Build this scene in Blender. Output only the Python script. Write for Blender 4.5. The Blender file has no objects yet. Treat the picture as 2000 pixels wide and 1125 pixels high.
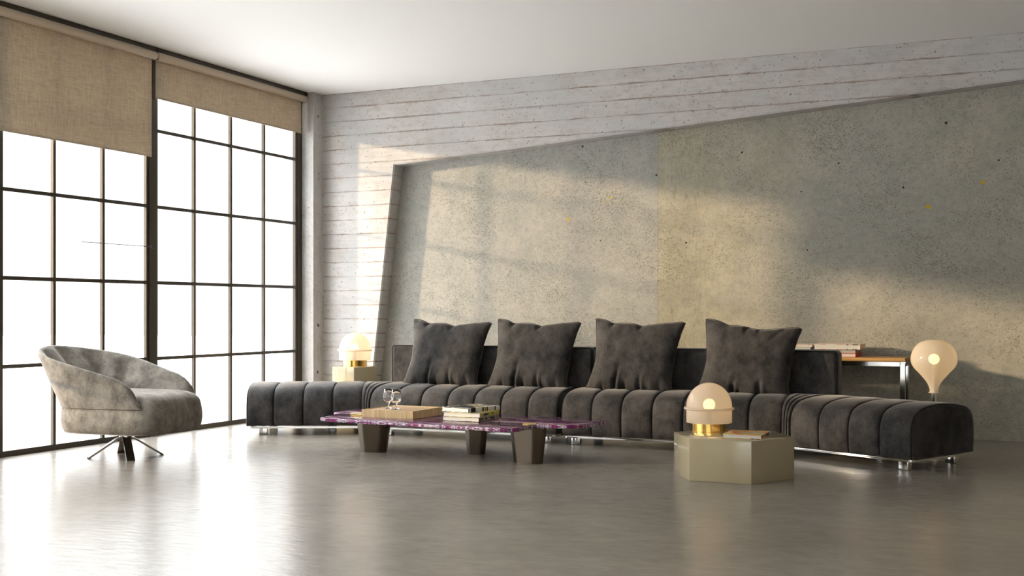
import bpy, bmesh, math, random
from mathutils import Vector, Matrix, noise
C = bpy.context.scene.collection
PI = math.pi

# ------------------------------------------------------------------ camera, world, sun, exposure
cam_d = bpy.data.cameras.new('camera'); cam = bpy.data.objects.new('camera', cam_d); C.objects.link(cam)
cam.location = (0, 0, 1.0); cam.rotation_euler = (math.radians(90), 0, math.radians(24.15))
cam_d.sensor_width = 36; cam_d.lens = 2275 / 2000 * 36; cam_d.shift_y = 44.5 / 2000
cam_d.clip_end = 300
bpy.context.scene.camera = cam
vs = bpy.context.scene.view_settings
vs.view_transform = 'Standard'; vs.look = 'None'; vs.gamma = 1; vs.use_curve_mapping = False; vs.exposure = 0.85

SKY = 6.9
world = bpy.data.worlds.new('sky'); bpy.context.scene.world = world; world.use_nodes = True
wt = world.node_tree; wt.nodes.clear()
wo = wt.nodes.new('ShaderNodeOutputWorld'); bg = wt.nodes.new('ShaderNodeBackground')
tc = wt.nodes.new('ShaderNodeTexCoord'); sx = wt.nodes.new('ShaderNodeSeparateXYZ'); rp = wt.nodes.new('ShaderNodeValToRGB')
wt.links.new(tc.outputs['Generated'], sx.inputs[0]); wt.links.new(sx.outputs['Z'], rp.inputs[0])
e = rp.color_ramp.elements; e[0].position = 0.0; e[0].color = (.155, .154, .152, 1); e[1].position = 0.20; e[1].color = (.20, .20, .20, 1)
for p_, c_ in ((.33, (.85, .85, .84)), (.5, (1.1, 1.1, 1.12)), (1.0, (1.1, 1.14, 1.2))):
    n = rp.color_ramp.elements.new(p_); n.color = (*c_, 1)
wt.links.new(rp.outputs[0], bg.inputs[0]); bg.inputs[1].default_value = SKY
wt.links.new(bg.outputs[0], wo.inputs[0])

sd = bpy.data.lights.new('sun', 'SUN'); sun = bpy.data.objects.new('sun', sd); C.objects.link(sun)
sd.energy = 3.2; sd.angle = math.radians(2.6); sd.color = (1.0, .76, .48)
sun.rotation_euler = Vector((1, .515, -.188)).to_track_quat('-Z', 'Y').to_euler()

# ------------------------------------------------------------------ helpers
def obj(name, bm, mat, parent=None, smooth=False, loc=None):
    me = bpy.data.meshes.new(name)
    if isinstance(bm, bmesh.types.BMesh):
        bmesh.ops.recalc_face_normals(bm, faces=bm.faces)
        bm.to_mesh(me); bm.free()
    else:
        me.from_pydata(bm[0], [], bm[1]); me.update()
        b = bmesh.new(); b.from_mesh(me); bmesh.ops.remove_doubles(b, verts=b.verts, dist=1e-5)
        bmesh.ops.recalc_face_normals(b, faces=b.faces); b.to_mesh(me); b.free()
    o = bpy.data.objects.new(name, me); C.objects.link(o)
    if mat: me.materials.append(mat)
    if smooth:
        for p in me.polygons: p.use_smooth = True
    if loc: o.location = loc
    if parent: o.parent = parent
    return o
def autosmooth(o, deg=40):
    for p in o.data.polygons: p.use_smooth = True
    me = o.data
    b = bmesh.new(); b.from_mesh(me)
    for ed in b.edges:
        if len(ed.link_faces) == 2 and ed.calc_face_angle(0) > math.radians(deg): ed.smooth = False
    b.to_mesh(me); b.free(); return o
def thing(name, label, cat, loc=(0, 0, 0), rz=0, group=None):
    o = bpy.data.objects.new(name, None); C.objects.link(o); o.empty_display_size = .1
    o.location = loc; o.rotation_euler = (0, 0, rz); o['label'] = label; o['category'] = cat
    if group: o['group'] = group
    return o
def struct(o): o['kind'] = 'structure'; return o
def copy_tree(o, parent=None):
    c = o.copy(); C.objects.link(c); c.parent = parent
    if parent: c.matrix_parent_inverse = o.matrix_parent_inverse
    for ch in list(o.children): copy_tree(ch, c)
    return c
def box(bm, x0, x1, y0, y1, z0, z1, bev=0, seg=2):
    r = bmesh.ops.create_cube(bm, size=1)
    for v in r['verts']:
        v.co = Vector(((x0 + x1) / 2 + v.co.x * (x1 - x0), (y0 + y1) / 2 + v.co.y * (y1 - y0), (z0 + z1) / 2 + v.co.z * (z1 - z0)))
    if bev:
        es = list({e for v in r['verts'] for e in v.link_edges})
        bmesh.ops.bevel(bm, geom=es, offset=bev, segments=seg, affect='EDGES', profile=.5)
    return bm
def bx(*a, **k): return box(bmesh.new(), *a, **k)
def lathe(prof, n=64, close=False):
    vs_, fs = [], []
    m = len(prof)
    for i in range(n):
        a = 2 * PI * i / n
        for r, z in prof: vs_.append((r * math.cos(a), r * math.sin(a), z))
    for i in range(n):
        j = (i + 1) % n
        for k in range(m - 1 + (1 if close else 0)):
            k2 = (k + 1) % m
            fs.append((i * m + k, j * m + k, j * m + k2, i * m + k2))
    return vs_, fs
def prism(poly, z0, z1, bev=0, seg=2):
    bm = bmesh.new()
    vs_ = [bm.verts.new((x, y, z0)) for x, y in poly]
    f = bm.faces.new(vs_)
    r = bmesh.ops.extrude_face_region(bm, geom=[f])
    for v in [g for g in r['geom'] if isinstance(g, bmesh.types.BMVert)]: v.co.z = z1
    bmesh.ops.recalc_face_normals(bm, faces=bm.faces)
    if bev: bmesh.ops.bevel(bm, geom=list(bm.edges), offset=bev, segments=seg, affect='EDGES', profile=.5)
    return bm
def tube(pts, r, n=10, closed=False, bm=None):
    bm = bm or bmesh.new(); rings = []
    P = [Vector(p) for p in pts]; N = len(P)
    up = None
    for i in range(N):
        a = P[i - 1] if (i > 0 or closed) else P[i]; b = P[(i + 1) % N] if (i < N - 1 or closed) else P[i]
        t = (b - a).normalized()
        if up is None:
            up = Vector((0, 0, 1)) if abs(t.z) < .9 else Vector((1, 0, 0))
        s = t.cross(up).normalized(); up = s.cross(t).normalized()
        rings.append([bm.verts.new(P[i] + r * (math.cos(2 * PI * k / n) * s + math.sin(2 * PI * k / n) * up)) for k in range(n)])
    for i in range(N if closed else N - 1):
        A, B = rings[i], rings[(i + 1) % N]
        for k in range(n): bm.faces.new((A[k], A[(k + 1) % n], B[(k + 1) % n], B[k]))
    if not closed:
        bm.faces.new(rings[0][::-1]); bm.faces.new(rings[-1])
    return bm
def lerp(a, b, t): return a + (b - a) * t
def interp(x, tab):
    if x <= tab[0][0]: return tab[0][1]
    for i in range(len(tab) - 1):
        (x0, y0), (x1, y1) = tab[i], tab[i + 1]
        if x <= x1:
            t = (x - x0) / (x1 - x0)
            ym = tab[i - 1][1] if i else 2 * y0 - y1
            yp = tab[i + 2][1] if i + 2 < len(tab) else 2 * y1 - y0
            return .5 * (2 * y0 + (y1 - ym) * t + (2 * ym - 5 * y0 + 4 * y1 - yp) * t * t + (3 * y0 - ym - 3 * y1 + yp) * t ** 3)
    return tab[-1][1]

# ------------------------------------------------------------------ materials
class M:
    def __init__(s, name, **kw):
        s.m = bpy.data.materials.new(name); s.m.use_nodes = True; s.t = s.m.node_tree
        s.b = s.t.nodes['Principled BSDF']; s.out = s.t.nodes['Material Output']
        for k, v in kw.items(): s.set(k, v)
        s._o = None
    def set(s, k, v):
        k = {'base': 'Base Color', 'rough': 'Roughness', 'metal': 'Metallic', 'ior': 'IOR', 'sheen': 'Sheen Weight', 'srough': 'Sheen Roughness',
             'stint': 'Sheen Tint', 'coat': 'Coat Weight', 'crough': 'Coat Roughness', 'spec': 'Specular IOR Level', 'normal': 'Normal',
             'em': 'Emission Color', 'es': 'Emission Strength', 'trans': 'Transmission Weight', 'aniso': 'Anisotropic'}.get(k, k)
        i = s.b.inputs[k]
        if isinstance(v, bpy.types.NodeSocket): s.t.links.new(v, i)
        else:
            if isinstance(v, tuple) and len(v) == 3: v = (*v, 1)
            i.default_value = v
    def n(s, typ, ins={}, **attrs):
        nd = s.t.nodes.new(typ)
        for k, v in attrs.items(): setattr(nd, k, v)
        for k, v in ins.items():
            i = nd.inputs[k]
            if isinstance(v, bpy.types.NodeSocket): s.t.links.new(v, i)
            else:
                if isinstance(v, tuple) and len(v) == 3 and i.type == 'RGBA': v = (*v, 1)
                i.default_value = v
        return nd
    def obj(s):
        if s._o is None: s._o = s.n('ShaderNodeTexCoord').outputs['Object']
        return s._o
    def map(s, scale=(1, 1, 1), loc=(0, 0, 0), rot=(0, 0, 0), vec=None):
        return s.n('ShaderNodeMapping', {'Vector': vec or s.obj(), 'Scale': scale, 'Location': loc, 'Rotation': rot}).outputs[0]
    def noise(s, scale, detail=4, rough=.5, vec=None, dist=0, out='Fac'):
        return s.n('ShaderNodeTexNoise', {'Vector': vec or s.obj(), 'Scale': scale, 'Detail': detail, 'Roughness': rough, 'Distortion': dist}).outputs[out]
    def ramp(s, fac, stops, interp='LINEAR'):
        nd = s.n('ShaderNodeValToRGB', {'Fac': fac}); cr = nd.color_ramp; cr.interpolation = interp
        while len(cr.elements) < len(stops): cr.elements.new(.5)
        for el, (p, c) in zip(cr.elements, stops):
            el.position = p
            if not isinstance(c, tuple): c = (c, c, c)
            el.color = (*c, 1)
        return nd.outputs['Color']
    def math(s, op, a, b=0.0, c=0.0):
        return s.n('ShaderNodeMath', {0: a, 1: b, 2: c}, operation=op).outputs[0]
    def mix(s, fac, a, b, mode='MIX'):
        nd = s.n('ShaderNodeMix', data_type='RGBA', blend_type=mode)
        for idx, v in ((0, fac), (6, a), (7, b)):
            i = nd.inputs[idx]
            if isinstance(v, bpy.types.NodeSocket): s.t.links.new(v, i)
            else: i.default_value = (*v, 1) if isinstance(v, tuple) and len(v) == 3 else v
        return nd.outputs[2]
    def xyz(s, vec=None): return s.n('ShaderNodeSeparateXYZ', {0: vec or s.obj()}).outputs
    def comb(s, x, y, z): return s.n('ShaderNodeCombineXYZ', {0: x, 1: y, 2: z}).outputs[0]
    def bump(s, h, strength=.3, dist=.01, normal=None):
        ins = {'Height': h, 'Strength': strength, 'Distance': dist}
        if normal: ins['Normal'] = normal
        return s.n('ShaderNodeBump', ins).outputs[0]
    def add_shader(s, *a): pass

def simple(name, **kw): return M(name, **kw).m

# floor: polished micro-cement
m = M('polished_cement', ior=1.40)
m._o = m.map(loc=(3.3, 1.7, .37), vec=m.obj())
big = m.noise(1.3, 4, .6); fine = m.noise(9, 6, .65, vec=m.map((1, 1.5, 1))); 
col = m.ramp(m.math('ADD', m.math('MULTIPLY', big, .5), m.math('MULTIPLY', fine, .5)), [(.36, (.195, .174, .147)), (.64, (.265, .238, .206))])
m.set('base', col)
m.set('rough', .215)
streak = m.noise(9, 6, .62, vec=m.map((1, 2.6, 1), loc=(0, 0, .41), rot=(0, 0, math.radians(-24))))
m.set('normal', m.bump(streak, .30, .0055))
FLOOR = m.m

m = M('white_ceiling_paint', base=(.87, .86, .835), rough=.85, spec=.2); CEIL = m.m
m = M('warm_plaster', base=(.40, .36, .30), rough=.9, spec=.2); PLASTER = m.m

# recess wall: grey-green fair-faced concrete
def spots(m, x, z, lst, col, base, jitter=None):
    for (cx, cz, r) in lst:
        dx = m.math('SUBTRACT', x, cx); dz = m.math('SUBTRACT', z, cz)
        d = m.math('SQRT', m.math('ADD', m.math('MULTIPLY', dx, dx), m.math('MULTIPLY', dz, dz)))
        if jitter: d = m.math('ADD', d, m.math('MULTIPLY', m.math('SUBTRACT', jitter, .5), r * 2.0))
        fac = m.n('ShaderNodeMapRange', {'Value': d, 'From Min': r * .75, 'From Max': r * 1.2, 'To Min': 1.0, 'To Max': 0.0}).outputs[0]
        base = m.mix(fac, base, col)
    return base
m = M('fair_faced_concrete', rough=.82, spec=.3)
X, Y, Z = m.xyz()
b1 = m.noise(.9, 5, .6); b2 = m.noise(3.4, 6, .65); b3 = m.noise(13, 6, .7)
colA = m.ramp(b2, [(.3, (.315, .325, .295)), (.5, (.37, .36, .325)), (.7, (.425, .405, .365))])
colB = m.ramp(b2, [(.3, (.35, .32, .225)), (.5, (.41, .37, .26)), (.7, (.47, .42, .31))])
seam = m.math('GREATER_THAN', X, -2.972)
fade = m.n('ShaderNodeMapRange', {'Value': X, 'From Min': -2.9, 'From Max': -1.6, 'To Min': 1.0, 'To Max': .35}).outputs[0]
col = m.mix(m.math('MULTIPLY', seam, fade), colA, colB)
col = m.mix(m.ramp(b1, [(.42, 0.0), (.62, .55)]), col, (.335, .335, .31))
# streaky pits
pit = m.noise(60, 3, .75, vec=m.map((1, 1, 1.6)))
dens = m.noise(2.2, 4, .6, vec=m.map((1, 1, 1.2), loc=(3, 0, 1)))
pm = m.math('ADD', pit, m.math('MULTIPLY', m.math('SUBTRACT', dens, .5), .28))
pitc = m.ramp(pm, [(.56, 0.0), (.68, .62)])
med = m.noise(19, 7, .72, vec=m.map((1, 1, 1.2), loc=(7, 0, 2)))
col = m.mix(m.ramp(med, [(.38, .34), (.54, 0.0)]), col, (.22, .215, .19))
col = m.mix(m.ramp(m.noise(5, 5, .7, vec=m.map(loc=(2, 0, 9))), [(.52, 0.0), (.66, .35)]), col, (.46, .41, .36))
col = m.mix(pitc, col, (.09, .085, .065))
tiny = m.noise(210, 2, .6); col = m.mix(m.ramp(tiny, [(.55, 0.0), (.70, .45)]), col, (.10, .095, .08))
# rusty vertical dribbles beside the seam
vn = m.noise(26, 5, .7, vec=m.map((1.6, 1, .35)))
band = m.math('MULTIPLY', m.math('COMPARE', X, -2.72, .17), m.ramp(vn, [(.55, 0.0), (.68, .45)]))
col = m.mix(band, col, (.15, .12, .06))
jn = m.noise(60, 3, .6)
col = spots(m, X, Z, [(-3.806, 1.82, .014), (-3.404, 1.997, .011), (-3.43, 1.965, .006), (-.762, 1.819, .017), (-.362, 1.995, .014), (-.80, 1.822, .005)], (.55, .36, .02), col, jn)
col = spots(m, X, Z, [(-.63, 2.472, .012), (-2.723, 1.584, .009), (-3.669, 2.463, .010), (-2.987, 2.175, .009), (-2.241, 2.33, .008), (-1.45, 2.2, .008), (-.25, 2.16, .008), (-.95, 1.98, .009), (-1.7, 1.5, .007), (-1.75, 1.98, .006), (-3.5, 1.62, .006)], (.03, .025, .02), col)
line = m.math('MULTIPLY', m.math('COMPARE', X, -2.972, .003), .5)
col = m.mix(line, col, (.2, .18, .13))
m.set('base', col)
h = m.math('SUBTRACT', m.math('MULTIPLY', b3, .4), m.math('MULTIPLY', pitc, 1.0))
m.set('normal', m.bump(m.math('ADD', h, m.math('MULTIPLY', med, .8)), .5, .004)); CONCRETE = m.m

# board-marked white concrete
def board_mat(name, vertical=False):
    m = M(name, rough=.85, spec=.25)
    X, Y, Z = m.xyz()
    if vertical:
        zz = m.math('MULTIPLY', m.math('ADD', X, Y), 9.0); gr = (9, 9, .35)
    else:
        wob = m.math('MULTIPLY', m.math('SUBTRACT', m.noise(4.5, 6, .7, vec=m.map((1, 1, .2))), .5), .16)
        zz = m.math('ADD', m.math('DIVIDE', m.math('SUBTRACT', 3.09, Z), .1355), wob); gr = (.5, .5, 8)
    fr = m.math('FRACT', zz); fl = m.math('FLOOR', zz)
    d = m.math('MINIMUM', fr, m.math('SUBTRACT', 1.0, fr))
    tone = m.n('ShaderNodeTexWhiteNoise', {'W': fl}, noise_dimensions='1D').outputs[0]
    b2 = m.noise(3.2, 6, .65); grain = m.noise(7, 6, .65, vec=m.map(gr))
    col = m.ramp(m.math('ADD', m.math('MULTIPLY', b2, .6), m.math('MULTIPLY', grain, .4)), [(.32, (.41, .38, .35)), (.5, (.52, .50, .48)), (.68, (.58, .56, .54))])
    col = m.mix(m.math('MULTIPLY', tone, .18), col, (.43, .41, .39))
    brk = m.noise(5.5, 5, .7, vec=m.map((1, 1, 1), loc=(4, 2, 7)))
    if not vertical:
        w = m.n('ShaderNodeMapRange', {'Value': brk, 'From Min': .40, 'From Max': .66, 'To Min': .010, 'To Max': .060}).outputs[0]
        lm = m.math('LESS_THAN', d, w)
        rust = m.mix(m.ramp(m.noise(2.0, 3, .5), [(.4, 0.0), (.6, 1.0)]), (.17, .13, .10), (.24, .15, .10))
        col = m.mix(m.math('MULTIPLY', lm, .72), col, rust)
        halo = m.n('ShaderNodeMapRange', {'Value': d, 'From Min': 0.0, 'From Max': .14, 'To Min': .30, 'To Max': 0.0}).outputs[0]
        col = m.mix(m.math('MULTIPLY', halo, m.ramp(m.noise(4, 4, .6, vec=m.map(loc=(9, 1, 3))), [(.45, 0.0), (.65, 1.0)])), col, (.30, .22, .17))
        hgt = m.math('SUBTRACT', m.math('MULTIPLY', grain, .3), lm)
    else:
        lm = m.math('LESS_THAN', d, m.n('ShaderNodeMapRange', {'Value': brk, 'From Min': .45, 'From Max': .7, 'To Min': .0, 'To Max': .06}).outputs[0])
        col = m.mix(m.math('MULTIPLY', lm, .3), col, (.25, .18, .13))
        col = spots(m, Y, Z, [(9.46, 2.87, .013), (9.47, 2.32, .012), (9.47, 2.27, .01), (9.46, .86, .016), (9.45, .41, .014)], (.10, .06, .04), col, m.noise(40, 3, .6))
        hgt = m.math('SUBTRACT', m.math('MULTIPLY', grain, .8), lm)
    col = m.mix(m.ramp(m.noise(14, 7, .75, vec=m.map((1, 1, 1.4), loc=(3, 1, 4))), [(.50, 0.0), (.68, .55)]), col, (.36, .30, .25))
    col = m.mix(m.ramp(m.noise(1.7, 3, .5, vec=m.map(loc=(8, 1, 2))), [(.48, 0.0), (.62, .5)]), col, (.47, .475, .475))
    pit = m.noise(48, 2, .6, vec=m.map((1, 1, 1.2), loc=(1, 5, 2)))
    pc = m.ramp(pit, [(.685, 0.0), (.72, .8)]); col = m.mix(pc, col, (.12, .09, .07))
    m.set('base', col); m.set('normal', m.bump(m.math('SUBTRACT', hgt, pc), .6, .005)); return m.m
BOARD = board_mat('board_marked_concrete'); BOARDV = board_mat('board_marked_concrete_upright', True)

# bronze steel, glass
m = M('dark_bronze_steel', base=(.045, .036, .026), rough=.34, metal=.35); STEEL = m.m
m = M('window_glass'); t = m.t; t.nodes.remove(m.b)
tr = m.n('ShaderNodeBsdfTransparent', {'Color': (.97, .98, .98)}); gl = m.n('ShaderNodeBsdfGlossy', {'Roughness': .02}); lw = m.n('ShaderNodeLayerWeight', {'Blend': .5}); fr_ = m.math('ADD', m.math('MULTIPLY', m.math('POWER', lw.outputs['Facing'], 5.0), .35), .02)
mx = m.n('ShaderNodeMixShader', {0: fr_, 1: tr.outputs[0], 2: gl.outputs[0]}); t.links.new(mx.outputs[0], m.out.inputs[0]); GLASS = m.m
m = M('clear_crystal', base=(1, 1, 1), rough=.0, ior=1.5, trans=1.0); CRYSTAL = m.m
CHROME = simple('chrome', base=(.82, .81, .79), metal=1.0, rough=.09)
BRASS = simple('polished_brass', base=(.86, .56, .16), metal=1.0, rough=.13)
GOLD_IN = simple('brass_inlay', base=(.75, .52, .18), metal=1.0, rough=.25)
# fabrics
m = M('linen_blind_fabric', rough=.95, spec=.1)
wv = m.math('ADD', m.noise(90, 3, .7, vec=m.map((1, 1, .12), )), m.noise(90, 3, .7, vec=m.map((1, .12, 1))))
c_ = m.ramp(m.math('MULTIPLY', wv, .5), [(.38, (.39, .33, .25)), (.62, (.54, .47, .37))])
m.set('base', c_); df = m.n('ShaderNodeBsdfTranslucent', {'Color': m.mix(.35, c_, (.5, .36, .22))})
mx = m.n('ShaderNodeMixShader', {0: .22, 1: m.b.outputs[0], 2: df.outputs[0]}); m.t.links.new(mx.outputs[0], m.out.inputs[0]); BLIND = m.m
ROLL = simple('roller_cover', base=(.50, .41, .31), rough=.42, spec=.5)
def velvet(name, dark, light, sheen, sw=1.0, scale=7):
    m = M(name, rough=.78, spec=.25, srough=.35)
    mot = m.noise(scale, 7, .72, vec=m.map((1, 1, .8))); th = m.noise(170, 2, .6, vec=m.map((1, 1, .35)))
    f = m.math('ADD', m.math('MULTIPLY', mot, .8), m.math('MULTIPLY', th, .2))
    m.set('base', m.ramp(f, [(.40, dark), (.62, light)])); m.set('sheen', sw); m.set('stint', (*sheen, 1))
    m.set('normal', m.bump(f, .12, .004)); return m.m
SOFA = velvet('charcoal_velvet', (.013, .0123, .0124), (.057, .052, .049), (.40, .39, .39), .6)
SOFAP = simple('charcoal_piping', base=(.009, .009, .009), rough=.7, spec=.2)
CHAIR = velvet('taupe_velvet', (.085, .074, .060), (.225, .202, .170), (.6, .55, .5), .3, 9)
LACQ = simple('beige_lacquer', base=(.40, .33, .205), rough=.14, spec=.5, coat=.6, crough=.06)
LEGM = simple('bronze_leg_metal', base=(.125, .10, .075), rough=.17, metal=.9)
BLADE = simple('dark_chrome', base=(.30, .28, .26), rough=.12, metal=1.0)
WIRE = simple('black_rod', base=(.02, .02, .02), rough=.5)
DARK = simple('black_enamel', base=(.012, .012, .012), rough=.4)
def milk(name):
    m = M(name, base=(.76, .71, .66), rough=.10, spec=.5); t = m.t
    m.set('Subsurface Weight', 0.0)
    tl = m.n('ShaderNodeBsdfTranslucent', {'Color': (.92, .84, .72)}); tp = m.n('ShaderNodeBsdfTransparent', {'Color': (1, .93, .80)})
    a = m.n('ShaderNodeMixShader', {0: .5, 1: m.b.outputs[0], 2: tl.outputs[0]})
    b = m.n('ShaderNodeMixShader', {0: .26, 1: a.outputs[0], 2: tp.outputs[0]})
    t.links.new(b.outputs[0], m.out.inputs[0]); return m.m
MILK = milk('opal_glass')
def bulb(name, s): return simple(name, base=(1, .9, .7), em=(1, .66, .26, 1), es=s)
BULB = bulb('glowing_bulb', 3.4)
# wood
def wood(name, a, b, axis, rough=.45, fine=1.0):
    m = M(name, rough=rough, spec=.4); sc = {'x': (.8, 14, 14), 'z': (14, 14, .6)}[axis]
    g = m.noise(4 * fine, 6, .65, vec=m.map(sc), dist=.3); m.set('base', m.ramp(g, [(.35, a), (.65, b)])); m.set('normal', m.bump(g, .08, .002)); return m.m
TRAYW = wood('oak_veneer', (.40, .27, .12), (.62, .45, .24), 'z')
TRAYT = wood('oak_tray_base', (.42, .27, .14), (.55, .38, .22), 'x')
CONSW = wood('honey_oak', (.40, .21, .06), (.60, .36, .13), 'x', .35)
# stone
m = M('violet_stone', rough=.07, spec=.5)
X, Y, Z = m.xyz()
xw = m.math('ADD', X, m.math('MULTIPLY', m.math('FLOOR', m.math('MULTIPLY', X, 1.9)), .03))
px_ = m.math('PINGPONG', xw, .088); zz = m.math('ABSOLUTE', m.math('SUBTRACT', Z, .244))
seg = m.math('FLOOR', m.math('DIVIDE', xw, .176))
vec = m.comb(m.math('ADD', m.math('MULTIPLY', px_, 26), m.math('MULTIPLY', seg, 3.7)), m.math('MULTIPLY', Y, 24), m.math('MULTIPLY', zz, 90))
n1 = m.noise(1.0, 3, .55, vec=vec, dist=.9)
geo = m.n('ShaderNodeNewGeometry'); top = m.math('GREATER_THAN', m.xyz(geo.outputs['Normal'])[2], .7)
vec2 = m.comb(m.math('MULTIPLY', px_, 7), m.math('MULTIPLY', Y, 30), m.math('MULTIPLY', zz, 0))
n2 = m.noise(1.0, 5, .6, vec=vec2, dist=.5)
side = m.ramp(n1, [(.28, (.012, .002, .014)), (.36, (.125, .008, .072)), (.46, (.23, .014, .125)), (.50, (.022, .004, .026)), (.525, (.50, .46, .52)), (.575, (.60, .58, .62)), (.60, (.09, .010, .065)), (.72, (.02, .003, .022))])
topc = m.ramp(n2, [(.34, (.025, .006, .028)), (.46, (.07, .008, .05)), (.54, (.12, .015, .085)), (.565, (.34, .28, .34)), (.59, (.05, .04, .055)), (.70, (.18, .14, .16))])
m.set('base', m.mix(top, side, topc)); STONE = m.m
PAPER = M('book_pages', rough=.9, spec=.1)
zl = PAPER.noise(1, 2, .5, vec=PAPER.map((1, 1, 900))); PAPER.set('base', PAPER.ramp(zl, [(.3, (.50, .48, .44)), (.7, (.74, .72, .68))])); PAPER = PAPER.m
PAPERG = simple('grey_book_pages', base=(.42, .39, .37), rough=.85)
def cover(name, cols, scale=9, loc=(0, 0, 0), sc=(1, 1, 0), rough=.3):
    m = M(name, rough=rough); v = m.map((sc[0], sc[1], sc[2]), loc=loc)
    f = m.noise(scale, 1, .4, vec=v, dist=.8); k = len(cols)
    m.set('base', m.ramp(f, [(.30 + .40 * i / k, c) for i, c in enumerate(cols)], 'CONSTANT')); return m.m
CV_BW = cover('black_white_cover', [(.01, .01, .012), (.012, .012, .014), (.70, .68, .62), (.015, .02, .03), (.75, .50, .08)], 7, (2, 1, 0))
CV_YEL = cover('yellow_cover', [(.62, .58, .10), (.62, .55, .12), (.30, .28, .25), (.7, .65, .3)], 6)
CV_TAN = cover('tan_grey_cover', [(.45, .43, .38), (.18, .15, .12), (.5, .48, .42), (.35, .28, .15)], 14)
CV_ORG = cover('orange_collage_cover', [(.02, .05, .08), (.65, .10, .03), (.75, .30, .05), (.70, .50, .15), (.25, .30, .08), (.5, .65, .65)], 10, (4, 2, 0), (1, 2.2, 0))
CV_RED = simple('red_cover', base=(.62, .05, .03), rough=.4)
CV_PINK = simple('faded_pink_cover', base=(.45, .33, .30), rough=.5)
CV_OR2 = cover('white_orange_cover', [(.75, .72, .66), (.7, .68, .62), (.70, .28, .10), (.75, .72, .66)], 12)
CV_BLUE = simple('grey_blue_cover', base=(.22, .27, .30), rough=.5)
CV_CREAM = simple('cream_cover', base=(.66, .58, .44), rough=.5)
INK = simple('black_print', base=(.015, .015, .015), rough=.5)
BLOCKER = simple('sun_blocker_matte', base=(.75, .73, .70), rough=.9)
GRND = simple('outside_paving', base=(.52, .515, .51), rough=.9)

# ------------------------------------------------------------------ room
UL, H, VB, VF, UR, VN = -6.42, 3.09, 9.72, 9.55, 3.4, -3.2
struct(obj('floor', bx(UL - .25, UR + .1, VN - .1, VB + .2, -.12, 0), FLOOR))
struct(obj('ceiling', bx(UL - .25, UR + .1, VN - .1, VB + .2, H, H + .12), CEIL))
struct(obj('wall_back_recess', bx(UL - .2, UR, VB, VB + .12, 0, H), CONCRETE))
bm = bmesh.new()
poly = [(UL, 0), (-5.776, 0), (-5.497, 2.373), (UR, 2.373 + (UR + 5.497) * .0671), (UR, H), (UL, H)]
vv = [bm.verts.new((x, VF, z)) for x, z in poly]; f = bm.faces.new(vv)
r = bmesh.ops.extrude_face_region(bm, geom=[f])
for g in r['geom']:
    if isinstance(g, bmesh.types.BMVert): g.co.y = VB - .002
bmesh.ops.bevel(bm, geom=[ed for ed in bm.edges if all(abs(v.co.y - VF) < 1e-4 for v in ed.verts) and (ed.verts[0].co.z < 2.99 and ed.verts[1].co.z < 2.99) and not all(v.co.z < .01 for v in ed.verts) and not all(abs(v.co.x - UL) < .01 for v in ed.verts)], offset=.008, segments=2, affect='EDGES')
struct(obj('wall_back_frame', bm, BOARD))
struct(obj('column_corner', bx(UL - .2, -6.285, 9.38, VF + .02, 0, H, bev=.005), BOARDV))
struct(obj('wall_right', bx(UR, UR + .12, VN, VB, 0, H), PLASTER))
bm = bx(UL, -2.6, VN - .12, VN, 0, H); box(bm, 2.3, UR, VN - .12, VN, 0, H); box(bm, -2.6, 2.3, VN - .12, VN, 2.9, H)
struct(obj('wall_front', bm, CEIL))
struct(obj('wall_left', bx(UL - .2, UL, VN, -1.3, 0, H), PLASTER))
struct(obj('wall_left_header', bx(UL - .2, -6.352, -1.3, 9.38, 3.055, H), STEEL))

def window(name, v0, v1, vbars, zs, post=True):
    """steel window lying in the plane u = UL; v0..v1 clear width"""
    root = bpy.data.objects.new(name, None); C.objects.link(root); root.location = (UL, (v0 + v1) / 2, 0); struct(root)
    c = (v0 + v1) / 2; D = .026
    bm = bmesh.new()
    box(bm, -D, 0, v0 - c, v1 - c, 0, .040, bev=.002); box(bm, -D, 0, v0 - c, v1 - c, 3.03, 3.055)
    box(bm, -D, 0, v0 - c, v0 - c + .028, .04, 3.03); box(bm, -D, 0, v1 - c - .028, v1 - c, .04, 3.03)
    obj('window_frame', bm, STEEL, root)
    bm = bmesh.new()
    for v in vbars: box(bm, -D, 0, v - c - .0125, v - c + .0125, .04, 3.03)
    for z in zs: box(bm, -D + .003, -.002, v0 - c + .02, v1 - c - .02, z - .0135, z + .0135)
    obj('glazing_bars', bm, STEEL, root)
    obj('window_pane', bx(-D / 2 - .003, -D / 2 + .003, v0 - c + .01, v1 - c - .01, .03, 3.04), GLASS, root)
    return root
ZS = [.617, 1.225, 1.833, 2.443]
w1 = window('window_1', 5.803, 7.265, [6.290, 6.773], ZS)
window('window_2', 7.34, 9.305, [7.822, 8.308, 8.790], ZS)
w3 = window('unseen_window_3', 3.80, 5.733, [4.29, 4.78, 5.27], ZS)  # from here on towards the camera: unseen windows added for their daylight
window('unseen_window_4', 1.25, 3.73, [1.75, 2.24, 2.73, 3.22], ZS)
window('unseen_window_5', -1.3, 1.18, [-.81, -.32, .17, .66], ZS)
for i, (a, b) in enumerate(((7.265, 7.34), (5.733, 5.803), (3.73, 3.80), (1.18, 1.25))):
    struct(obj('trim_%d' % (i + 1), bx(UL - .05, UL + .012, a, b, 0, H, bev=.002), STEEL))
# strip next to the column, dark
struct(obj('trim_5', bx(UL - .05, UL + .004, 9.305, 9.385, 0, H), STEEL))
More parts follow.
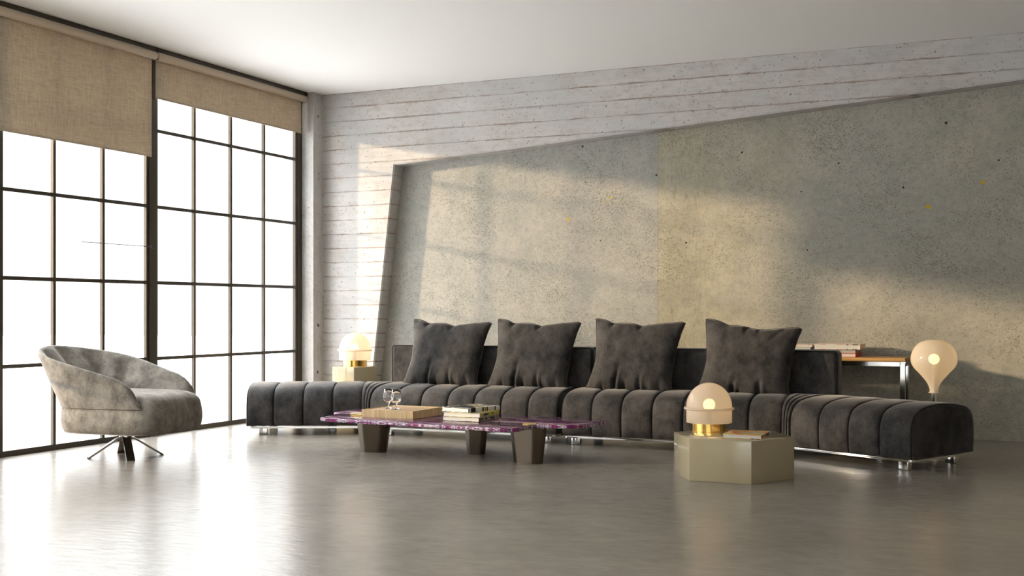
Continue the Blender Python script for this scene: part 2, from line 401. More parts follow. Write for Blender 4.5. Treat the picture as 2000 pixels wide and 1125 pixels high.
# tall unseen glazing, added behind the camera for more daylight
root = bpy.data.objects.new('unseen_window_6', None); C.objects.link(root); root.location = (-.15, VN, 0); struct(root)
bm = bmesh.new()
for x_ in (-2.45, -1.225, 0, 1.225, 2.45): box(bm, x_ - .03, x_ + .03, -.08, -.03, 0, 2.9)
for z_ in (.03, 1.45, 2.87): box(bm, -2.45, 2.45, -.08, -.03, z_ - .03, z_ + .03)
obj('window_frame', bm, STEEL, root)
obj('window_pane', bx(-2.44, 2.44, -.058, -.052, .03, 2.88), GLASS, root)
# thin stay rod
root = thing('window_stay_rod', 'thin straight black rod held level off the steel post in front of the left window', 'rod', (-6.395, 7.28, 1.508))
obj('rod', tube([(0, 0, 0), (0, -.76, 0)], .0028, 8), WIRE, root, smooth=True)
obj('rod_holder', bx(-.02, .006, -.012, .02, -.012, .012, bev=.002), WIRE, root)

# unseen block added outside to keep low sun off the windows nearest the camera
struct(obj('sun_blocker', bx(-18.4, -16.4, -9.0, -1.0, -.6, 7.0), BLOCKER))
struct(obj('ground_outside', bx(-60, UL - .26, -60, 60, -.75, -.6), GRND))

# ------------------------------------------------------------------ blinds
def blind(v0, v1, zb, label):
    root = thing('roller_blind', label, 'blind', (-6.355, (v0 + v1) / 2, 3.02), group='roller blinds above the steel windows')
    c = (v0 + v1) / 2; L = (v1 - v0) / 2
    bm = bmesh.new(); n = 28
    prof = [(.0, .030)]
    cap = lathe([(0, -L - .012), (.020, -L - .012), (.029, -L - .006), (.032, -L), (.032, L), (.029, L + .006), (.02, L + .012), (0, L + .012)], 40)
    vsx = [(x, z, y) for x, y, z in cap[0]]
    obj('roller_tube', (vsx, cap[1]), ROLL, root, smooth=True)
    obj('blind_fabric', bx(-.0305, -.0290, -L + .005, L - .005, zb - 3.02, .005), BLIND, root)
    obj('hem_bar', bx(-.0325, -.0270, -L + .005, L - .005, zb - 3.02 - .003, zb - 3.02 + .012, bev=.002), BLIND, root)
    obj('bracket', bx(-.03, .01, -L - .02, -L - .013, -.03, .068), DARK, root)
    obj('bracket', bx(-.03, .01, L + .013, L + .02, -.03, .068), DARK, root)
    return root
blind(5.30, 7.262, 2.222, 'beige linen roller blind pulled lower, covering the top of the left window')
blind(7.30, 9.325, 2.694, 'shorter beige linen roller blind, nearly rolled up, above the window beside the concrete column')

# ------------------------------------------------------------------ sofa
PROF = [(.000, .078), (-.004, .13), (-.006, .19), (-.004, .25), (.008, .30), (.034, .340), (.078, .368), (.14, .386), (.22, .397), (.32, .402), (.42, .398), (.52, .388), (.60, .372), (.655, .345), (.685, .30), (.695, .24), (.695, .16), (.69, .078)]
def profile(n=46):
    # resample evenly with catmull-rom
    m_ = len(PROF) - 1; out = []
    xs = [(i, p[0]) for i, p in enumerate(PROF)]; zs = [(i, p[1]) for i, p in enumerate(PROF)]
    for k in range(n + 1):
        t = k / n * m_; out.append(Vector((interp(t, xs), interp(t, zs))))
    return out
PR = profile()
def prof_norm(i):
    a = PR[max(i - 1, 0)]; b = PR[min(i + 1, len(PR) - 1)]; t = (b - a).normalized(); return Vector((-t.y, t.x))
PN = [prof_norm(i) for i in range(len(PR))]
def cushion(name, frames, seams, bulge, parent, end0=True, end1=True, pipe=True, n_in=16):
    """frames(s) -> origin(Vector xy), dir(Vector xy); seams = list of s; channel cushion swept between them"""
    S = []
    for a, b in zip(seams[:-1], seams[1:]):
        for k in range(n_in):
            t_ = k / n_in; t_ = .5 - .5 * math.cos(PI * t_) if True else t_
            S.append((lerp(a, b, t_), t_, b - a))
    S.append((seams[-1], 1.0, seams[-1] - seams[-2]))
    vs_, fs = [], []; L = len(PR)
    rows = []
    def row(s, off):
        o, d = frames(s); r = []
        for i in range(L):
            fz = min(1, max(0, (PR[i].y - .078) / .03))
            p = PR[i] + PN[i] * off * (fz if off > 0 else 1)
            vs_.append((o.x + d.x * p.x, o.y + d.y * p.x, max(p.y, .074))); r.append(len(vs_) - 1)
        return r
    smin, smax = seams[0], seams[-1]; R = .018
    for s, t, w in S:
        g = 1 - abs(2 * t - 1)
        off = bulge * (1 - (1 - g) ** 4.0) - .007 * math.exp(-(g / .045) ** 2)
        for flag, dist in ((end0, s - smin), (end1, smax - s)):
            if flag and dist < R: off -= R * (1 - math.sqrt(max(0, 1 - ((R - dist) / R) ** 2))) * .8
        rows.append(row(s, off))
    for a, b in zip(rows[:-1], rows[1:]):
        for i in range(L - 1): fs.append((a[i], a[i + 1], b[i + 1], b[i]))
        fs.append((a[-1], a[0], b[0], b[-1]))
    for r in (rows[0], rows[-1]):
        fs.append(tuple(r) if r is rows[-1] else tuple(reversed(r)))
    o = obj(name, (vs_, fs), SOFA, parent); autosmooth(o, 60)
    if pipe:
        bm = bmesh.new()
        for k, s in enumerate(seams):
            is_end = (k == 0) or (k == len(seams) - 1)
            if is_end and not ((k == 0 and end0) or (k > 0 and end1)): continue
            for ds in ((-.006, .006) if not is_end else ((.010,) if k == 0 else (-.010,))):
                o_, d_ = frames(s + ds); pts = []
                off = -.002 if not is_end else -.004
                for i in range(0, L):
                    p = PR[i] + PN[i] * (off if not is_end else .003)
                    pts.append((o_.x + d_.x * p.x, o_.y + d_.y * p.x, p.y))
                tube(pts, .0030, 6, bm=bm)
        obj('piping', bm, SOFAP, o, smooth=True)
    return o
def straight(o0, ang):
    d = Vector((math.cos(ang), math.sin(ang))); nrm = Vector((-d.y, d.x)); o0 = Vector(o0)
    return lambda s: (o0 + d * s, nrm)
def fan(fa, fb):
    (oa, da), (ob, db) = fa, fb
    return lambda s: (oa.lerp(ob, s), da.lerp(db, s))
def rail(pts, parent, name='base_rail'):
    """flat chrome rail following pts (closed)"""
    P = [Vector(p) for p in pts]; bm = bmesh.new(); N = len(P); rings = []
    for i in range(N):
        a = (P[i] - P[i - 1]).normalized(); b = (P[(i + 1) % N] - P[i]).normalized(); t = (a + b).normalized(); nn = Vector((-t.y, t.x)); k = 1 / max(.4, nn.dot(Vector((-a.y, a.x))))
        rings.append([bm.verts.new((P[i].x + nn.x * w * k, P[i].y + nn.y * w * k, z)) for w, z in ((0, .056), (0, .070), (.03, .070), (.03, .056))])
    for i in range(N):
        A, B = rings[i], rings[(i + 1) % N]
        for k in range(4): bm.faces.new((A[k], A[(k + 1) % 4], B[(k + 1) % 4], B[k]))
    es = [ed for ed in bm.edges]
    bmesh.ops.bevel(bm, geom=es, offset=.003, segments=2, affect='EDGES')
    return autosmooth(obj(name, bm, CHROME, parent), 40)
def rrect(x0, x1, y0, y1, r=.03, n=5):
    out = []
    for cx, cy, a0 in ((x1 - r, y0 + r, -PI / 2), (x1 - r, y1 - r, 0), (x0 + r, y1 - r, PI / 2), (x0 + r, y0 + r, PI)):
        for k in range(n + 1): a = a0 + PI / 2 * k / n; out.append((cx + r * math.cos(a), cy + r * math.sin(a)))
    return out
def xf(pts, fr, s0=0):
    out = []
    for x, y in pts:
        o, d = fr(x); out.append((o.x + d.x * y, o.y + d.y * y))
    return out
def leg(parent, p, ang):
    bm = bmesh.new(); box(bm, -.036, .036, -.022, .022, 0, .057, bev=.006, seg=3)
    o = obj('sofa_leg', bm, CHROME, parent); o.location = (p[0], p[1], 0); o.rotation_euler = (0, 0, ang); return autosmooth(o, 40)
def backrest(parent, x0, x1, name='backrest'):
    y0, y1, z0, z1 = 8.475, 8.70, .372, .716
    bm = bmesh.new(); box(bm, x0, x1, y0, y1, z0, z1)
    es = [ed for ed in bm.edges if not all(v.co.z < z0 + .01 for v in ed.verts)]
    bmesh.ops.bevel(bm, geom=es, offset=.032, segments=6, affect='EDGES', profile=.5)
    o = autosmooth(obj(name, bm, SOFA, parent), 50)
    bm = bmesh.new()
    for yy in (y0 + .004,):
        pts = [(x0 + .006, yy, z0)] + [(x0 + .030 - .026 * math.cos(a), yy, z1 - .030 + .026 * math.sin(a)) for a in [k * PI / 2 / 5 for k in range(6)]] + \
              [(x1 - .030 + .026 * math.sin(a), yy, z1 - .030 + .026 * math.cos(a)) for a in [k * PI / 2 / 5 for k in range(6)]] + [(x1 - .006, yy, z0)]
        tube(pts, .004, 6, bm=bm)
    obj('piping', bm, SOFAP, o, smooth=True); return o
VS = 8.055
ANG = math.radians(26.5)
# --- left sofa
sl = thing('sectional_sofa', 'left half of the angled charcoal velvet sofa, its chaise reaching towards the windows', 'sofa', (0, 0, 0), group='two halves of the angled charcoal sofa')
midL = straight((-4.86, VS), 0)
cushion('seat_cushion', midL, [0.0, .235, .462, .695, .925, 1.155, 1.378, 1.622], .012, sl, end0=False)
hingeL = Vector((-4.93, VS - .008))
chL = lambda s: (hingeL + Vector((-math.cos(ANG), -math.sin(ANG))) * s, Vector((-math.sin(ANG), math.cos(ANG))))
cushion('chaise_cushion', chL, [0.0, .235, .47, .705, .925], .012, sl, end0=False)
cushion('corner_wedge', fan(chL(0), midL(0)), [0.0, .36, .68, 1.0], .010, sl, end0=False, end1=False)
rail(xf(rrect(-.0, 1.605, .008, .68), midL), sl)
rail(xf(rrect(-.0, .905, .008, .68), chL)[::-1], sl)
for s, d in ((.12, .10), (1.50, .10), (.12, .58), (1.50, .58)):
    o_, d_ = midL(s); leg(sl, o_ + d_ * d, 0)
for s, d in ((.80, .10), (.80, .58), (.30, .58)):
    o_, d_ = chL(s); leg(sl, o_ + d_ * d, ANG)
backrest(sl, -4.90, -3.125)
# --- right sofa
sr = thing('sectional_sofa', 'right half of the angled charcoal velvet sofa, its chaise beside the balloon floor lamp', 'sofa', (0, 0, 0), group='two halves of the angled charcoal sofa')
midR = straight((-3.212, VS), 0)
cushion('seat_cushion', midR, [0.0, .240, .470, .703, .932, 1.168, 1.40, 1.632], .012, sr, end1=False)
hingeR = Vector((-1.52, VS - .012)); AR = math.radians(28.0)
chR = lambda s: (hingeR + Vector((math.cos(AR), -math.sin(AR))) * s, Vector((math.sin(AR), math.cos(AR))))
cushion('chaise_cushion', chR, [0.0, .235, .47, .705, .945], .012, sr, end0=False)
cushion('corner_wedge', fan(midR(1.632), chR(0)), [0.0, .34, .66, 1.0], .010, sr, end0=False, end1=False)
rail(xf(rrect(.015, 1.63, .008, .68), midR), sr)
rail(xf(rrect(.0, .935, .008, .675), chR), sr)
for s, d in ((.085, .10), (1.5, .10), (.085, .58), (1.5, .58)):
    o_, d_ = midR(s); leg(sr, o_ + d_ * d, 0)
for s, d in ((.84, .075), (.84, .60), (.30, .58)):
    o_, d_ = chR(s); leg(sr, o_ + d_ * d, -AR)
backrest(sr, -3.12, -1.272)

# ------------------------------------------------------------------ pillows
def pillow_mesh(zT, folds, seed, T=.085, n=56):
    xL = [(0, .0), (.08, .020), (.2, .042), (.4, .066), (.7, .062), (.9, .050), (1, .045)]
    xR = [(0, .705), (.12, .69), (.3, .70), (.6, .715), (.85, .745), (1, .775)]
    zB = [(0, .012), (.15, .002), (.5, .0), (.85, .0), (1, .010)]
    vs_, fs = [], []
    def P(i, j, side):
        u, v = i / n, j / n; x = 2 * u - 1; y = 2 * v - 1
        X = lerp(interp(v, xL), interp(v, xR), u); Z = lerp(interp(u, zB), interp(u, zT), v)
        h = T * (max(0, (1 - x ** 4)) * max(0, (1 - y ** 4))) ** .48
        ear = math.exp(-((abs(x) - 1) ** 2 + (abs(y) - 1) ** 2) / .12)
        h *= 1 - .35 * ear
        d = 0
        for (fx, w, a, Lf, sl_, v0) in folds:
            dist = abs(v - v0); c = fx + sl_ * dist
            d += .85 * a * math.exp(-((u - c) / (w * (.75 + .9 * dist))) ** 2) * math.exp(-(dist / (Lf * .72)) ** 2)
        edge = min(1, h / (T * .35))
        q = noise.noise(Vector((X * 6 + seed, Z * 6, side * 3.1))) * .010 + noise.noise(Vector((X * 16 + seed, Z * 16, side))) * .0035
        h = max(0, h + (d + q) * edge)
        return (X - .37, -side * h, Z)
    idx = {}
    for side in (1, -1):
        for i in range(n + 1):
            for j in range(n + 1):
                if side == -1 and (i in (0, n) or j in (0, n)): idx[(side, i, j)] = idx[(1, i, j)]; continue
                vs_.append(P(i, j, side)); idx[(side, i, j)] = len(vs_) - 1
    for side in (1, -1):
        for i in range(n):
            for j in range(n):
                q = (idx[(side, i, j)], idx[(side, i + 1, j)], idx[(side, i + 1, j + 1)], idx[(side, i, j + 1)])
                fs.append(q if side == 1 else q[::-1])
    seam = [Vector(vs_[idx[(1, i, j)]]) for i, j in [(k, 0) for k in range(0, n, 2)] + [(n, k) for k in range(0, n, 2)] + [(n - k, n) for k in range(0, n, 2)] + [(0, n - k) for k in range(0, n, 2)]]
    return vs_, fs, seam
ztA = [(0, .552), (.05, .552), (.12, .542), (.21, .515), (.28, .520), (.40, .520), (.48, .508), (.53, .495), (.60, .505), (.75, .517), (.9, .527), (.97, .530), (1, .522)]
ztB = [(0, .560), (.05, .562), (.15, .545), (.25, .515), (.32, .515), (.42, .505), (.50, .490), (.60, .482), (.75, .490), (.9, .500), (.97, .500), (1, .488)]
foldsA = [(.34, .022, -.060, .32, .03, 0), (.40, .020, .022, .26, -.06, 0), (.46, .03, -.045, .16, .0, 0), (.63, .022, -.050, .20, .06, 0), (.68, .018, .020, .20, -.03, 0), (.20, .022, -.030, .12, -.1, 0),
          (.12, .02, .012, .12, 0, 0), (.86, .03, -.03, .16, .1, 0), (.78, .03, .012, .2, 0, 0), (.53, .03, -.03, .10, 0, 1), (.20, .03, -.03, .08, .1, 1)]
foldsB = [(.40, .022, -.055, .18, .0, 0), (.47, .03, -.03, .12, .0, 0), (.68, .03, -.055, .20, .06, 0), (.74, .03, .02, .18, 0, 0), (.45, .025, -.045, .12, .0, 1), (.56, .03, .012, .14, 0, 1), (.58, .02, -.03, .08, .1, 1), (.85, .05, -.02, .25, -.5, 1)]
def make_pillow(zt, folds, seed):
    v, f, seam = pillow_mesh(zt, folds, seed)
    root = thing('throw_pillow', '', 'pillow', (0, 0, 0), group='four charcoal velvet pillows leaning on the sofa backrest')
    obj('pillow_cover', (v, f), SOFA, root, smooth=True)
    obj('piping', tube(seam, .004, 6, closed=True), SOFA, root, smooth=True)
    return root
pA = make_pillow(ztA, foldsA, 1.7); pB = make_pillow(ztB, foldsB, 5.2)
spots_ = [(-4.36, 'leftmost charcoal velvet pillow, farthest from the globe floor lamp, leaning on the sofa backrest'),
          (-3.595, 'second charcoal velvet pillow from the left, just left of the gap between the sofa backrests'),
          (-2.765, 'third charcoal velvet pillow from the left, just right of the gap between the sofa backrests')]
for i, (x, lab) in enumerate(spots_):
    o = pA if i == 0 else copy_tree(pA)
    o.location = (x, 8.335, .398); o.rotation_euler = (math.radians(-13), 0, 0); o['label'] = lab
    o.scale = (.97, 1, .985 + .008 * i)
pB.location = (-1.905, 8.335, .396); pB.rotation_euler = (math.radians(-13), 0, 0); pB.scale = (.965, 1, .99)
pB['label'] = 'rightmost charcoal velvet pillow with a drooping right corner, above the hexagonal table lamp'

# ------------------------------------------------------------------ armchair
ch = thing('swivel_armchair', 'taupe grey velvet tub armchair on a chrome four-blade swivel base by the windows', 'armchair', (-5.68, 6.20, 0), math.radians(7))
def outline(inset, xf_, n=96):
    """rounded tub outline in local coordinates (x forward)"""
    out = []; hw = .335
    for k in range(n):
        a = 2 * PI * k / n; c, s = math.cos(a), math.sin(a)
        e = 7.0 if c > 0 else 2.6
        rx = (xf_ if c > 0 else .40); r = (abs(c) ** e + abs(s) ** e) ** (-1 / e)
        x = r * c * rx; y = r * s * hw
        l = math.hypot(x, y); f = max(.02, (l - inset) / l); out.append((x * f, y * f))
    return out
layers = [(.185, .10), (.182, .03), (.190, .008), (.215, -.006), (.27, -.014), (.32, -.010), (.352, -.004), (.385, .004), (.412, .020), (.432, .045), (.446, .085), (.455, .14), (.460, .22), (.462, .32)]
vs_, fs = [], []; NN = 96
for z, ins in layers:
    for x, y in outline(ins, .43):
        fz = .018 * max(0, x) if z > .4 else 0
        vs_.append((x, y, z - fz))
for k in range(len(layers) - 1):
    for i in range(NN): j = (i + 1) % NN; fs.append((k * NN + i, k * NN + j, (k + 1) * NN + j, (k + 1) * NN + i))
fs.append(tuple(range(NN))[::-1]); fs.append(tuple(range((len(layers) - 1) * NN, len(layers) * NN)))
so = autosmooth(obj('seat', (vs_, fs), CHAIR, ch), 60)
obj('piping', tube([(x, y, .187) for x, y in outline(.010, .43, 72)], .004, 6, closed=True), CHAIR, so, smooth=True)
# shell
def shell():
    NT, path = 110, []
    # path: near arm front (-y) round the back to far arm front (+y)
    hw, xb, xfr = .347, -.40, .33
    def pt(t):   # t in -1..1
        a = t * math.radians(180 - 50)         # angle from the back
        c, s = -math.cos(a), math.sin(a); e = 7.0 if c > 0 else 2.7
        r = (abs(c) ** e + abs(s) ** e) ** (-1 / e)
        x = r * c * (.40 if c < 0 else .43); y = r * s * hw
        return Vector((x, y))
    # equalise
    raw = [pt(-1 + 2 * k / 400) for k in range(401)]; L = [0]
    for a, b in zip(raw[:-1], raw[1:]): L.append(L[-1] + (b - a).length)
    def at(q):
        d = q * L[-1]
        import bisect
        i = min(max(bisect.bisect_left(L, d), 1), 400); t = (d - L[i - 1]) / max(1e-9, L[i] - L[i - 1]); return raw[i - 1].lerp(raw[i], t)
    top = [(0, .375), (.022, .455), (.05, .515), (.09, .556), (.15, .590), (.25, .648), (.36, .712), (.44, .748), (.5, .758), (.56, .748), (.64, .712), (.75, .648), (.85, .590), (.91, .556), (.95, .515), (.978, .455), (1, .375)]
    K = 15; vs_, fs, rows = [], [], []
    for i in range(NT + 1):
        q = i / NT; p = at(q); a = at(max(0, q - .004)); b = at(min(1, q + .004)); t = (b - a).normalized(); nn = Vector((t.y, -t.x))
        if nn.dot(p) < 0: nn = -nn
        zt = interp(q, top); z0 = .356; back = max(0, 1 - abs(q - .5) / .5)
        lean = .05 + .17 * back ** 1.3; th = lerp(.045, .085, min(1, back * 2.5)); th *= min(1, .25 + min(q, 1 - q) / .05)
        row = []
        def P(z, off):
            k = (z - z0) / .40; o = lean * k ** 1.15 if k > 0 else 0
            return (p.x + nn.x * (o + off), p.y + nn.y * (o + off), z)
        for k in range(K):      # outer, up
            z = lerp(z0, zt - .022, k / (K - 1)) if zt - .022 > z0 else z0 + .001 * k
            row.append(P(z, .004 + .008 * math.sin(PI * k / (K - 1))))
        zc = max(z0 + .015, zt - .022)
        tt = lerp(th, .034, min(1, max(0, (zt - .42) / .25)))
        for k in range(1, 8):   # round top
            a_ = PI * k / 8; row.append(P(zc + .022 * math.sin(a_), .004 - tt / 2 + tt / 2 * math.cos(a_)))
        for k in range(K + 6):      # inner, down
            f = k / (K + 5); z = lerp(zc, z0 + .03, f)
            d = -lerp(tt, th + .03 * f, min(1, f * 1.6))
            pl = 0
            for pc, am in ((.345, -.024), (.30, .010), (.39, .016), (.43, -.022), (.475, .016), (.52, -.024), (.565, .016), (.61, -.022), (.655, .016), (.70, -.016)):
                w = .012 + .010 * (1 - f) if am < 0 else .022
                pl += am * math.exp(-((q - pc) / w) ** 2)
            pl *= 1.5 * math.sin(PI * min(1, f * .85 + .08)) ** .8
            row.append(P(z, d - pl))
        base = len(vs_); vs_ += row; rows.append(list(range(base, base + len(row))))
    m_ = len(rows[0])
    for A, B in zip(rows[:-1], rows[1:]):
        for k in range(m_): k2 = (k + 1) % m_; fs.append((A[k], B[k], B[k2], A[k2]))
    fs.append(tuple(rows[0])); fs.append(tuple(rows[-1][::-1])); return vs_, fs
sh = autosmooth(obj('back_shell', shell(), CHAIR, ch), 65)
obj('swivel_column', bx(-.032, .032, -.032, .032, .115, .186, bev=.004), CHROME, ch)
for k, a in enumerate((-47, 43, 133, 223)):
    a = math.radians(a); ca, sa = math.cos(a), math.sin(a); w = .027
    bm = bmesh.new(); vt = []
    for r_, z_ in ((.0, .150), (.0, .128), (.045, .126), (.225, .008), (.231, .0), (.250, .0), (.245, .010), (.055, .134)):
        vt.append((r_, z_))
    A = [bm.verts.new((r_ * ca - w * sa, r_ * sa + w * ca, z_)) for r_, z_ in vt]; B = [bm.verts.new((r_ * ca + w * sa, r_ * sa - w * ca, z_)) for r_, z_ in vt]
    bm.faces.new(A); bm.faces.new(B[::-1])
    for i in range(len(vt)): j = (i + 1) % len(vt); bm.faces.new((A[i], B[i], B[j], A[j]))
    obj('base_blade', bm, BLADE, ch)

# ------------------------------------------------------------------ hexagonal tables
def hexagon(R, rot): return [(R * math.cos(rot + k * PI / 3), R * math.sin(rot + k * PI / 3)) for k in range(6)]
def hextable(loc, R, h, lab):
    o = obj('hexagonal_table', prism(hexagon(R, 0), 0, h, bev=.003), LACQ); o.location = (*loc, 0); o.rotation_euler = (0, 0, math.radians(0))
    o['label'] = lab; o['category'] = 'table'; o['group'] = 'hexagonal lacquered side tables'
    return autosmooth(o, 30)
hextable((-1.668, 6.992), .368, .25, 'low wide hexagonal beige lacquered table before the sofa, carrying lamp and book')
hextable((-5.60, 9.02), .226, .50, 'tall narrow hexagonal beige lacquered pedestal table behind the left chaise, carrying a lamp')

# ------------------------------------------------------------------ dome lamps
def dome_lamp(loc, rz, lab):
    root = thing('table_lamp', lab, 'lamp', loc, rz, 'opal glass dome lamps on brass drums')
    autosmooth(obj('lamp_base', lathe([(0, 0), (.112, 0), (.112, .004), (.108, .006), (.108, .058), (0, .058)], 72), BRASS, root), 30)
    dome = [(.104, .056), (.139, .056), (.1405, .060), (.1405, .132)]
    dome += [(.1405 * math.cos(a), .155 + .148 * math.sin(a)) for a in [k * PI / 2 / 22 for k in range(23)]]
    dome[-1] = (0.0005, dome[-1][1])
    autosmooth(obj('glass_shade', lathe(dome, 80), MILK, root), 40)
    ring = [(.1405 + .0065 + .0085 * math.cos(a) , .1435 + .0075 * math.sin(a)) for a in [2 * PI * k / 14 for k in range(14)]]
    obj('glass_ring', lathe(ring, 80, close=True), MILK, root, smooth=True)
    b = lathe([(.0005, -.037)] + [(.037 * math.cos(a), .037 * math.sin(a)) for a in [-PI / 2 + PI * k / 16 for k in range(1, 16)]] + [(.0005, .037)], 32)
    o = obj('light_bulb', b, BULB, root, smooth=True, loc=(0, 0, .166))
    obj('bulb_holder', lathe([(0, .058), (.014, .058), (.014, .130), (0, .130)], 20), DARK, root, smooth=False)
    return root
L1 = dome_lamp((-1.846, 7.115, .25), 0, 'glowing opal glass dome lamp with brass drum base on the low hexagonal table')
L2 = dome_lamp((-5.60, 9.02, .50), 0, 'glowing opal glass dome lamp with brass base on the tall pedestal behind the sofa')
# globe floor lamp
fl_ = thing('floor_lamp', 'balloon-shaped opal glass floor lamp on a chrome stem behind the right chaise', 'lamp', (-.63, 8.50, 0))
gp = [(.022, .4335), (.033, .434), (.036, .437), (.030, .442), (.027, .452), (.032, .475), (.046, .505), (.072, .540), (.102, .574), (.130, .604), (.147, .634), (.1525, .664), (.149, .696), (.138, .728), (.120, .757), (.095, .780), (.064, .794), (.032, .800), (.0005, .801)]
gps = []
rr = [(i, p[0]) for i, p in enumerate(gp)]; zz_ = [(i, p[1]) for i, p in enumerate(gp)]
for k in range(73): t = k / 72 * (len(gp) - 1); gps.append((max(.0005, interp(t, rr)), interp(t, zz_)))
autosmooth(obj('glass_shade', lathe(gps, 80), MILK, fl_), 50)
obj('light_bulb', lathe([(.0005, -.036)] + [(.036 * math.cos(a), .036 * math.sin(a)) for a in [-PI / 2 + PI * k / 16 for k in range(1, 16)]] + [(.0005, .036)], 32), BULB, fl_, smooth=True, loc=(0, 0, .668))
autosmooth(obj('lamp_stem', lathe([(0, .012), (.021, .012), (.021, .4335), (0, .4335)], 40), CHROME, fl_), 30)
autosmooth(obj('lamp_base', lathe([(0, 0), (.13, 0), (.13, .008), (.126, .012), (0, .012)], 64), CHROME, fl_), 30)
obj('bulb_holder', lathe([(0, .434), (.010, .434), (.010, .635), (0, .635)], 16), simple('white_rod', base=(.8, .75, .65), rough=.5), fl_, smooth=False)

# ------------------------------------------------------------------ coffee table
ct = thing('coffee_table', 'low violet and white patterned stone coffee table with tapering bronze legs', 'table', (-3.7, 7.15, 0))
def plank(name, pts, z0=.232, z1=.256):
    P = []
    for i, p in enumerate(pts):       # corner rounding
        a, b, c = Vector(pts[i - 1]), Vector(p), Vector(pts[(i + 1) % len(pts)])
        r = min(.05, (a - b).length * .35, (c - b).length * .35)
        s = b + (a - b).normalized() * r; e_ = b + (c - b).normalized() * r
        for k in range(5): t = k / 4; P.append(tuple((1 - t) ** 2 * s + 2 * t * (1 - t) * b + t * t * e_))
    P = [(x + 3.7, y - 7.15) for x, y in P] if False else [(x - -3.7, y - 7.15) for x, y in P]
    return autosmooth(obj(name, prism(P, z0, z1, bev=.004), STONE, ct), 40)
plank('front_plank', [(-4.545, 6.845), (-3.9, 6.775), (-3.06, 6.70), (-2.985, 6.76), (-2.985, 7.055), (-3.7, 7.13), (-4.60, 7.215), (-4.60, 7.12)])
plank('back_plank', [(-4.69, 7.235), (-4.0, 7.165), (-3.3, 7.09), (-2.96, 7.03), (-2.76, 7.06), (-2.66, 7.20), (-2.635, 7.48), (-2.72, 7.56), (-3.53, 7.60), (-4.4, 7.64), (-4.71, 7.60)])
for x, y in ((-4.445, 7.19), (-3.03, 7.055)):
    bm = bmesh.new(); box(bm, -.05, .05, -.014, .014, 0, .004, bev=.001)
    o = obj('brass_inlay', bm, GOLD_IN, ct); o.location = (x + 3.7, y - 7.15, .2555); o.rotation_euler = (0, 0, math.radians(-5))
def tleg(cx, cy, w0, w1, d0, d1, rz, bev=.35):
    """tapering leg: chamfered blade, narrow at the floor"""
    vs_, fs = [], []; n = 8
    for z, w, d in ((0, w0, d0), (.232, w1, d1)):
        for x, y in ((-1, -.35), (-.55, -1), (.55, -1), (1, -.35), (1, .35), (.55, 1), (-.55, 1), (-1, .35)):
            vs_.append((x * w / 2, y * d / 2, z))
    for i in range(n): j = (i + 1) % n; fs.append((i, j, n + j, n + i))
    fs.append(tuple(range(n))[::-1]); fs.append(tuple(range(n, 2 * n)))
    bm = bmesh.new(); V = [bm.verts.new(v) for v in vs_]
    for f in fs: bm.faces.new([V[i] for i in f])
    bmesh.ops.bevel(bm, geom=list(bm.edges), offset=.004, segments=3, affect='EDGES')
    o = autosmooth(obj('leg', bm, LEGM, ct), 30); o.location = (cx + 3.7, cy - 7.15, 0); o.rotation_euler = (0, 0, rz)
tleg(-4.275, 7.14, .185, .245, .10, .14, math.radians(12))
tleg(-3.56, 7.33, .125, .165, .12, .17, math.radians(20))
tleg(-3.035, 7.03, .20, .255, .10, .14, math.radians(-6))

# tray with two glasses
ty = thing('wooden_tray', 'square oak tray block with vertical grain sides lying on the left of the coffee table', 'tray', (-4.085, 7.215, .2565), math.radians(-2))
bm = bx(-.208, .208, -.205, .205, 0, .054)
topf = [f for f in bm.faces if f.normal.z > .9 or all(abs(v.co.z - .054) < 1e-5 for v in f.verts)]
bmesh.ops.inset_region(bm, faces=topf, thickness=.010)
for v in topf[0].verts: v.co.z -= .007
obj('tray_body', bm, TRAYW, ty)
obj('tray_base', bx(-.197, .197, -.194, .194, .0465, .0482), TRAYT, ty)
def snifter(loc, lab):
    k = 1.0
    outer = [(.0, 0), (.030, 0), (.0315, .0015), (.030, .003), (.012, .006), (.0045, .012), (.004, .030), (.008, .037), (.020, .043), (.032, .055), (.0385, .072), (.0385, .088), (.035, .108), (.0295, .138)]
    inner = [(.0285, .138), (.0338, .108), (.0370, .088), (.0370, .073), (.0305, .0575), (.019, .0465), (.008, .042), (.0, .041)]
    o = obj('snifter_glass', lathe(outer + inner, 40), CRYSTAL, smooth=True); o.location = loc
    bmx = o.data
    o['label'] = lab; o['category'] = 'glass'; o['group'] = 'brandy glasses on the tray'
    return o
snifter((-4.108, 7.165, .3052), 'right, nearer of two clear stemmed snifter glasses on the oak tray')
snifter((-4.200, 7.215, .3052), 'left, farther of two clear stemmed snifter glasses on the oak tray')

# ------------------------------------------------------------------ books
def book(loc, w, d, t, rz, cov, lab, group=None, pages=None, hard=.003, marks=()):
    """w along local x, d along local y; spine on the local +x side"""
    root = thing('book', lab, 'book', loc, rz, group)
    bm = bmesh.new()
    box(bm, -w / 2, w / 2, -d / 2, d / 2, 0, hard); box(bm, -w / 2, w / 2, -d / 2, d / 2, t - hard, t); box(bm, w / 2 - hard, w / 2, -d / 2, d / 2, hard, t - hard)
    c_o = obj('book_cover', bm, cov, root)
    obj('book_pages', bx(-w / 2 + .004, w / 2 - hard - .0005, -d / 2 + .004, d / 2 - .004, hard, t - hard), pages or PAPER, root)
    if marks:
        for (side, a, b, z0, z1) in marks:
            bm = bmesh.new()
            if side == 'f': box(bm, a, b, -d / 2 - .0006, -d / 2 + .002, z0, z1)
            else: box(bm, w / 2 - .002, w / 2 + .0006, a, b, z0, z1)
            obj('printed_mark', bm, INK, c_o)
    return root
G1 = 'books stacked on the coffee table'
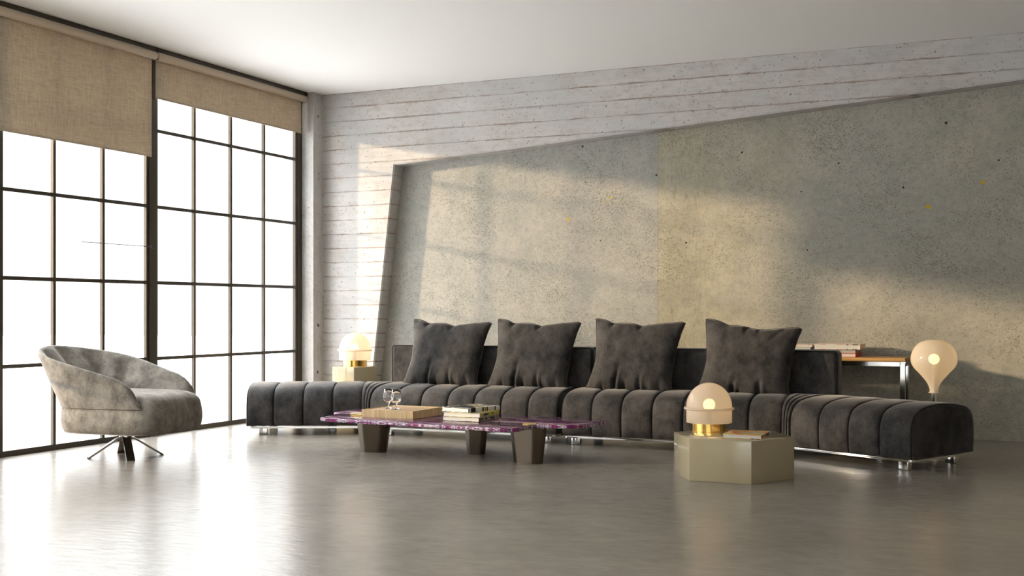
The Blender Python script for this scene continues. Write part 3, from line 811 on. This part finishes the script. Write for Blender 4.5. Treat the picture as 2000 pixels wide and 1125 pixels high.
book((-3.525, 7.175, .2565), .275, .32, .028, math.radians(0), CV_TAN, 'bottom grey and tan book of the coffee table stack', G1, marks=[('r', -.12, -.10, .006, .022), ('r', -.06, -.03, .006, .02), ('r', .02, .08, .008, .018)])
book((-3.523, 7.178, .285), .275, .315, .028, math.radians(.6), CV_YEL, 'middle yellow-topped book of the coffee table stack', G1, marks=[('r', -.10, -.02, .010, .018), ('r', .03, .06, .010, .018)])
book((-3.545, 7.215, .3135), .245, .33, .029, math.radians(-15), CV_BW, 'topmost black and white covered book of the coffee table stack, turned askew', G1)
book((-1.566, 6.912, .2505), .228, .262, .024, math.radians(0), CV_ORG, 'thick orange collage-covered book lying beside the lamp on the low hexagonal table',
     marks=[('f', .055, .075, .0, .0035), ('f', .085, .092, .0, .0035), ('f', .098, .108, .0, .0035), ('r', -.10, -.085, .008, .018), ('r', -.07, -.058, .008, .018), ('r', -.04, -.028, .008, .018), ('r', .02, .05, .004, .020), ('r', .07, .10, .004, .020)])
# console table and its books
co = thing('console_table', 'narrow honey oak console table with chrome legs against the wall behind the sofa', 'table', (-1.55, 9.48, 0))
obj('table_top', bx(-.66, .657, -.20, .20, .612, .640, bev=.002), CONSW, co)
for sx_ in (-.636, .617):
    for sy_ in (-.18, .145): obj('leg', bx(sx_, sx_ + .038, sy_, sy_ + .038, 0, .600, bev=.002), CHROME, co)
for sy_ in (-.18, .145): obj('frame_rail', bx(-.598, .617, sy_, sy_ + .038, .574, .611, bev=.002), CHROME, co)
for sx_ in (-.636, .617): obj('frame_rail', bx(sx_, sx_ + .038, -.142, .145, .574, .611, bev=.002), CHROME, co)
G2 = 'books on the console table'
book((-1.385, 9.47, .6405), .25, .33, .030, 0, CV_RED, 'red-covered book at the bottom of the stack nearest the console table corner', G2)
book((-1.385, 9.47, .671), .245, .33, .028, 0, CV_PINK, 'dull pink book lying on the red-covered book on the console table', G2, PAPERG)
book((-1.40, 9.46, .6995), .35, .33, .041, math.radians(0), CV_OR2, 'thick white and orange book topping the right stack on the console table', G2, marks=[('f', .07, .085, .001, .005), ('f', .12, .15, .001, .005), ('f', .07, .085, .035, .040), ('f', .12, .16, .035, .040)])
book((-1.73, 9.45, .6405), .27, .32, .026, 0, CV_CREAM, 'cream book at the bottom of the left stack on the console table', G2)
book((-1.73, 9.45, .667), .27, .32, .030, 0, CV_BLUE, 'grey-blue book in the middle of the left stack on the console table', G2)
book((-1.745, 9.45, .6975), .29, .32, .018, 0, CV_BLUE, 'thin grey-blue book near the top of the left stack on the console table', G2)
book((-1.735, 9.45, .716), .29, .32, .018, 0, CV_OR2, 'thin white and orange magazine on top of the left stack on the console table', G2)
